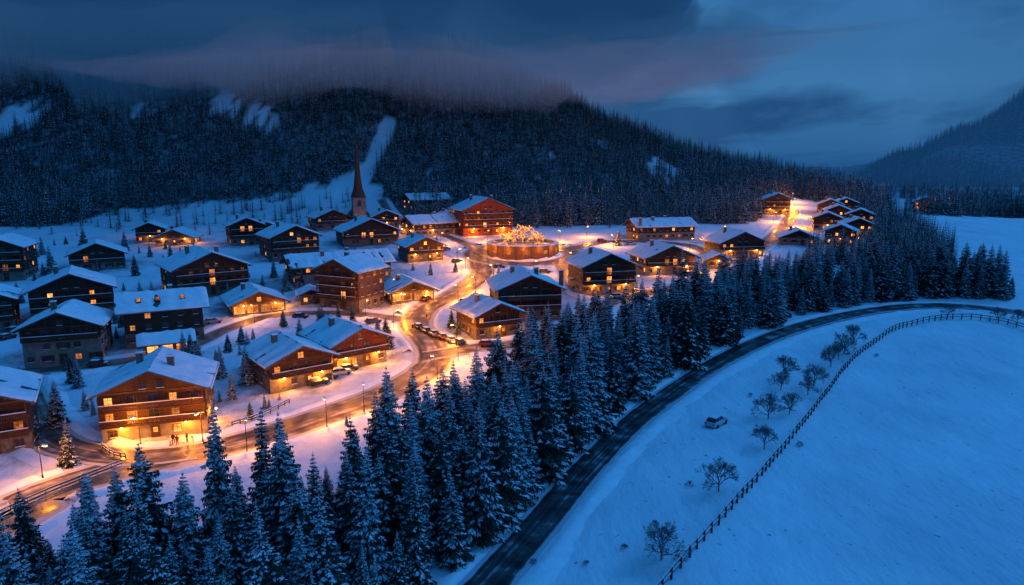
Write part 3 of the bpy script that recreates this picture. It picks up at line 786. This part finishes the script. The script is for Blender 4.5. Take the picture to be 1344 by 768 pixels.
# ------------------------------------------------------------ fences
def fence(name,pts,h=1.2,step=2.4,mat='fence',rails=2,pr=.09,snow=True):
    mb=MB(); pts=spline(pts,step)
    prev=None
    for i,p in enumerate(pts):
        z=ground_z(p.x,p.y); tilt=R(-.05,.05)
        mb.tube((p.x,p.y,z-.4),(p.x+tilt,p.y,z+h),pr,pr*.9,6,0,True)
        if snow: mb.tube((p.x+tilt,p.y,z+h),(p.x+tilt,p.y,z+h+.12),pr*1.2,pr*.6,6,1,True)
        if prev:
            for k in range(rails):
                hh=h*(.9-.42*k); a=Vector((prev[0],prev[1],prev[2]+hh)); b=Vector((p.x,p.y,z+hh)); c=(a+b)/2; d=(b-a)/2
                nrm=Vector((-d.y,d.x,0)).normalized(); up=Vector((0,0,1))
                mb.obox(c,d,nrm*.035,up*.085,0)
                if snow: mb.obox(c+up*.115,d*.98,nrm*.05,up*.027,1)
        prev=(p.x,p.y,z)
    mb.obj(name,[mat,'snow'])
fence("wooden_fence",PX([(850,800),(905,733),(960,672),(1000,625),(1045,570),(1085,518),(1115,480),(1150,450),(1190,430),(1250,420),(1310,424),(1360,438),(1440,460)]),1.6,2.0,pr=.15)
fence("metal_railing",PX([(-20,690),(60,652),(160,612)]),1.1,2.0,'metal',3,.04)
fence("garden_fence",PX([(305,560),(345,548),(380,530)]),1.0,1.8)
fence("garden_fence",PX([(135,590),(150,600),(165,603)]),1.0,1.5)
# ------------------------------------------------------------ cars
def car(u,v,yaw,col,snowy=.5,sc=1.0):
    x,y=P(u,v); root=empty("parked_car",(x,y,ground_z(x,y)+.05 if road_dist(x,y)>0 else hb(x,y)+.2),math.radians(yaw)); root.scale=(sc,)*3
    pm=simple("car_paint",col,tuple(c*1.15 for c in col),1,.3,0,metal=.2,spec=.6)
    mb=MB()
    sec=[(-2.2,.72,.45,.78),(-2.1,.84,.3,.95),(-1.4,.9,.25,1.0),(0,.9,.25,.98),(1.0,.9,.25,.96),(1.9,.84,.3,.82),(2.2,.7,.42,.68)]
    prev=None
    for (a,hw,z0,z1) in sec:
        rg=[(a,-hw+.08,z0),(a,hw-.08,z0),(a,hw,z0+.15),(a,hw,z1-.15),(a,hw-.12,z1),(a,-hw+.12,z1),(a,-hw,z1-.15),(a,-hw,z0+.15)]
        if prev:
            for k in range(8): mb.face([prev[k],prev[(k+1)%8],rg[(k+1)%8],rg[k]][::-1],0)
        else: mb.face(rg,0)
        prev=rg
    mb.face(prev[::-1],0)
    c=[(-1.95,.74,.93),(-1.45,.62,1.42),(.25,.62,1.46),(1.05,.76,.93)]
    for (a,w0,z0),(b,w1,z1) in zip(c,c[1:]):
        mt=1 if abs(z0-z1)>.2 else 0
        mb.face([(a,-w0,z0),(b,-w1,z1),(b,w1,z1),(a,w0,z0)][::-1],mt)
    for s in (-1,1):
        mb.face([(-1.95,s*.74,.93),(1.05,s*.76,.93),(.25,s*.62,1.46),(-1.45,s*.62,1.42)],1)
        mb.obox((-.5,s*.70,1.18),Vector((.04,0,0)),Vector((0,.03,0)),Vector((0,-s*.05,.26)),0)
        mb.box(2.12,2.2,s*.55-.14,s*.55+.14,.6,.72,4); mb.box(-2.2,-2.12,s*.6-.12,s*.6+.12,.68,.82,5)
        mb.box(.75,.9,min(s*.9,s*1.04),max(s*.9,s*1.04),.95,1.08,0)
        for wx in (-1.35,1.35):
            mb.tube((wx,s*.93,.33),(wx,s*.68,.33),.33,.33,16,2,True); mb.tube((wx,s*.94,.33),(wx,s*.92,.33),.2,.2,10,3,True)
    if snowy>0: mb.box(-1.4,.2,-.58,.58,1.462,1.5+.08*snowy,6); mb.box(1.2,1.9,-.65,.65,.93,.97,6)
    mb.obj("body",[pm,'glass','tyre','metal',simple("headlight",(.6,.6,.6),(.7,.7,.7),1,.2,0),simple("tail_light",(.3,.02,.02),(.35,.03,.03),1,.3,0),'snow'],root)
car(940,558,48,(.42,.45,.48),.2,1.2)
COL=[(.03,.03,.04),(.2,.2,.22),(.12,.02,.02),(.02,.03,.06),(.3,.3,.3)]
for i,(u,v) in enumerate([(548,432),(558,437),(568,441),(579,445),(590,449),(602,452)]): car(u,v,120,random.choice(COL),.8)
for u,v,yw in [(130,482,10),(20,436,80),(10,446,80),(430,500,30),(448,494,30),(418,506,30),(458,488,30),(600,345,40),(760,380,0),(885,385,20),(735,445,10),(560,395,60),(490,425,30),(660,372,10),(790,318,0),(828,322,0),(280,425,35),(395,418,0),(585,330,50),(655,352,20),(715,358,-15),(810,392,25),(905,362,10),(990,322,60),(860,322,0),(610,398,60),(640,455,5)]:
    car(u,v,yw,random.choice(COL),.8)
# ------------------------------------------------------------ people
def person(u,v,yaw,c1,stride=.25):
    x,y=P(u,v)
    J=[(0,0,.95),(0,0,1.2),(0,0,1.42),(0,0,1.52),(0,0,1.68),(-.18,0,1.4),(-.25,.05,1.12),(-.22,-.12,.88),(.18,0,1.4),(.25,-.05,1.12),(.22,.12,.88),
       (-.1,0,.9),(-.11,-stride*.5,.5),(-.11,-stride*.6,.06),(-.11,-stride*.6-.14,.04),(.1,0,.9),(.11,stride*.4,.5),(.11,stride,.08),(.11,stride-.14,.04)]
    E=[(0,1),(1,2),(2,3),(3,4),(2,5),(5,6),(6,7),(2,8),(8,9),(9,10),(0,11),(11,12),(12,13),(13,14),(0,15),(15,16),(16,17),(17,18)]
    rad=[.16,.16,.17,.06,.115,.085,.065,.05,.085,.065,.05,.11,.085,.06,.05,.11,.085,.06,.05]
    me=bpy.data.meshes.new("person"); me.from_pydata(J,E,[]); me.materials.append(c1)
    o=bpy.data.objects.new("person",me); scene.collection.objects.link(o); o.location=(x,y,hb(x,y)+.12); o.rotation_euler[2]=math.radians(yaw)
    m=o.modifiers.new("skin",'SKIN'); sv=me.skin_vertices[0].data
    for i,r in enumerate(rad): sv[i].radius=(r,r*.85)
    sv[0].use_root=True
    o.modifiers.new("sub",'SUBSURF').levels=1
cl=[simple("dark_jacket",(.02,.02,.03),(.05,.05,.06),2,.8,0),simple("red_jacket",(.2,.03,.02),(.25,.04,.03),2,.8,0)]
for i,(u,v,a) in enumerate([(228,583,20),(233,585,200),(246,582,90),(560,420,30),(620,350,0),(628,352,120),(780,392,40),(700,358,10)]): person(u,v,a,cl[i%2])
# ------------------------------------------------------------ low clouds (absorbing/emitting fog volumes)
def cloud(name,x0,x1,y0,y1,zb,zt,amp,dens,col,seed,fx=(.25,.25),fy=(.1,.1),fs=.006,wob=0):
    nx_,ny_=100,60; v=[];f=[]
    for top in (0,1):
        for j in range(ny_+1):
            for i in range(nx_+1):
                x=lerp(x0,x1,i/nx_); y=lerp(y0,y1,j/ny_)
                # ragged outline
                rag=.10*noise.fractal(Vector((x*fs*.8,y*fs*.8,seed+3)),.9,2.0,4)
                e=min(sst(0,fx[0],i/nx_+rag),sst(0,fx[1],1-i/nx_+rag),sst(0,fy[0],j/ny_+rag),sst(0,fy[1],1-j/ny_+rag))
                n1=noise.fractal(Vector((x*fs+seed,y*fs,seed)),.9,2.0,5)
                n2=noise.fractal(Vector((x*fs+seed,y*fs,seed+7)),.9,2.0,5)
                mid=zb+(zt-zb)*.5+wob*noise.noise(Vector((x*.005+seed,y*.005,1.7)))
                zz=min(mid-.5,lerp(mid-.5,zb+amp*n1,e)) if not top else max(mid+.5,lerp(mid+.5,zt+amp*n2*.8,e))
                v.append((x,y,zz))
    n0=(nx_+1)*(ny_+1)
    for top in (0,1):
        for j in range(ny_):
            for i in range(nx_):
                a=top*n0+j*(nx_+1)+i; q=(a,a+1,a+nx_+2,a+nx_+1); f.append(q if top else q[::-1])
    def idx(t,i,j): return t*n0+j*(nx_+1)+i
    for i in range(nx_):
        f.append((idx(0,i,0),idx(0,i+1,0),idx(1,i+1,0),idx(1,i,0))); f.append((idx(0,i+1,ny_),idx(0,i,ny_),idx(1,i,ny_),idx(1,i+1,ny_)))
    for j in range(ny_):
        f.append((idx(0,0,j+1),idx(0,0,j),idx(1,0,j),idx(1,0,j+1))); f.append((idx(0,nx_,j),idx(0,nx_,j+1),idx(1,nx_,j+1),idx(1,nx_,j)))
    me=bpy.data.meshes.new(name); me.from_pydata(v,[],f)
    m,nt,out=newmat(name+"_volume")
    ab=N(nt,"ShaderNodeVolumeAbsorption"); ab.inputs[0].default_value=(0,0,0,1); ab.inputs[1].default_value=dens
    em=N(nt,"ShaderNodeEmission"); em.inputs[0].default_value=(*col,1); em.inputs[1].default_value=dens
    ad=N(nt,"ShaderNodeAddShader"); L(nt,ab.outputs[0],ad.inputs[0]); L(nt,em.outputs[0],ad.inputs[1]); L(nt,ad.outputs[0],out.inputs["Volume"])
    me.materials.append(m); me.polygons.foreach_set("use_smooth",[True]*len(me.polygons)); me.update()
    o=bpy.data.objects.new(name,me); scene.collection.objects.link(o); return o
cloud("low_cloud",-1800,260,420,1500,80,420,26,.022,(.009,.050,.140),1.3,(.05,.24),(.10,.05),.010)
cloud("low_cloud",-1100,260,430,900,72,190,28,.0055,(.022,.075,.185),5.1,(.25,.35),(.4,.3),.011,30)
cloud("low_cloud",-330,220,430,740,78,150,26,.0050,(.090,.110,.220),8.4,(.45,.45),(.45,.4),.012,26)
cloud("valley_haze",150,3000,820,1170,-60,500,5,.0028,(.010,.060,.185),3.3,(.15,.05),(.3,.3))
# ------------------------------------------------------------ world
w=bpy.data.worlds.new("World"); scene.world=w; w.use_nodes=True; nt=w.node_tree; nt.nodes.clear()
out=N(nt,"ShaderNodeOutputWorld"); bg=N(nt,"ShaderNodeBackground"); L(nt,bg.outputs[0],out.inputs[0])
sky=N(nt,"ShaderNodeTexSky",sky_type='NISHITA'); sky.sun_disc=False; sky.sun_elevation=math.radians(1.0); sky.sun_rotation=math.radians(60); sky.ozone_density=6
tc=N(nt,"ShaderNodeTexCoord"); sp=N(nt,"ShaderNodeSeparateXYZ"); L(nt,tc.outputs["Generated"],sp.inputs[0])
zr=ramp(nt,sp.outputs[2],[(0.0,(.022,.135,.35)),(0.10,(.085,.31,.62)),(0.24,(.065,.28,.62)),(0.5,(.024,.25,.76)),(1.0,(.022,.25,.76))])
xr=N(nt,"ShaderNodeMapRange",interpolation_type='SMOOTHSTEP'); xr.inputs["From Min"].default_value=-.5; xr.inputs["From Max"].default_value=.5; xr.inputs["To Min"].default_value=.40; xr.inputs["To Max"].default_value=1.15
L(nt,sp.outputs[0],xr.inputs[0])
mu=N(nt,"ShaderNodeMixRGB",blend_type='MULTIPLY'); mu.inputs[0].default_value=1; L(nt,zr.outputs[0],mu.inputs[1]); L(nt,xr.outputs[0],mu.inputs[2])
az=N(nt,"ShaderNodeMath",operation='MAXIMUM'); L(nt,sp.outputs[2],az.inputs[0]); az.inputs[1].default_value=0
ad=N(nt,"ShaderNodeMath",operation='ADD'); L(nt,az.outputs[0],ad.inputs[0]); ad.inputs[1].default_value=.14
dx=N(nt,"ShaderNodeMath",operation='DIVIDE'); L(nt,sp.outputs[0],dx.inputs[0]); L(nt,ad.outputs[0],dx.inputs[1])
dy=N(nt,"ShaderNodeMath",operation='DIVIDE'); L(nt,sp.outputs[1],dy.inputs[0]); L(nt,ad.outputs[0],dy.inputs[1])
cb=N(nt,"ShaderNodeCombineXYZ"); L(nt,dx.outputs[0],cb.inputs[0]); L(nt,dy.outputs[0],cb.inputs[1])
mp=N(nt,"ShaderNodeMapping"); mp.inputs["Scale"].default_value=(.75,.50,1); mp.inputs["Rotation"].default_value=(0,0,.25); mp.inputs["Location"].default_value=(1.3,.4,0); L(nt,cb.outputs[0],mp.inputs[0])
nn=N(nt,"ShaderNodeTexNoise"); nn.inputs["Scale"].default_value=1.0; nn.inputs["Detail"].default_value=9; nn.inputs["Roughness"].default_value=.55; nn.inputs["Distortion"].default_value=.25; L(nt,mp.outputs[0],nn.inputs["Vector"])
lo=N(nt,"ShaderNodeMapRange",interpolation_type='SMOOTHSTEP'); lo.inputs["From Min"].default_value=.04; lo.inputs["From Max"].default_value=.12; lo.inputs["To Min"].default_value=.11; lo.inputs["To Max"].default_value=-.03; L(nt,sp.outputs[2],lo.inputs[0])
xa=N(nt,"ShaderNodeMath",operation='MULTIPLY_ADD'); L(nt,sp.outputs[0],xa.inputs[0]); xa.inputs[1].default_value=-.24; L(nt,nn.outputs["Fac"],xa.inputs[2])
xb=N(nt,"ShaderNodeMath",operation='ADD'); L(nt,xa.outputs[0],xb.inputs[0]); L(nt,lo.outputs[0],xb.inputs[1])
cr=ramp(nt,xb.outputs[0],[(.38,(0,0,0)),(.55,(1,1,1))])
zf=N(nt,"ShaderNodeMapRange"); zf.inputs["From Min"].default_value=.3; zf.inputs["From Max"].default_value=.6; zf.inputs["To Min"].default_value=.90; zf.inputs["To Max"].default_value=.1; L(nt,sp.outputs[2],zf.inputs[0])
cm=N(nt,"ShaderNodeMath",operation='MULTIPLY'); L(nt,cr.outputs[0],cm.inputs[0]); L(nt,zf.outputs[0],cm.inputs[1])
mc=N(nt,"ShaderNodeMixRGB"); L(nt,cm.outputs[0],mc.inputs[0]); L(nt,mu.outputs[0],mc.inputs[1]); mc.inputs[2].default_value=(.016,.074,.205,1)
sk=N(nt,"ShaderNodeMixRGB",blend_type='ADD'); sk.inputs[0].default_value=.01; L(nt,mc.outputs[0],sk.inputs[1]); L(nt,sky.outputs[0],sk.inputs[2])
L(nt,sk.outputs[0],bg.inputs[0]); bg.inputs[1].default_value=1.0
sun=bpy.data.lights.new("sun",'SUN'); sun.energy=.55; sun.angle=math.radians(25); sun.color=(.10,.40,1.0)
so=bpy.data.objects.new("sun",sun); scene.collection.objects.link(so); so.rotation_euler=(math.radians(50),0,math.radians(120))
scene.view_settings.view_transform='Standard'
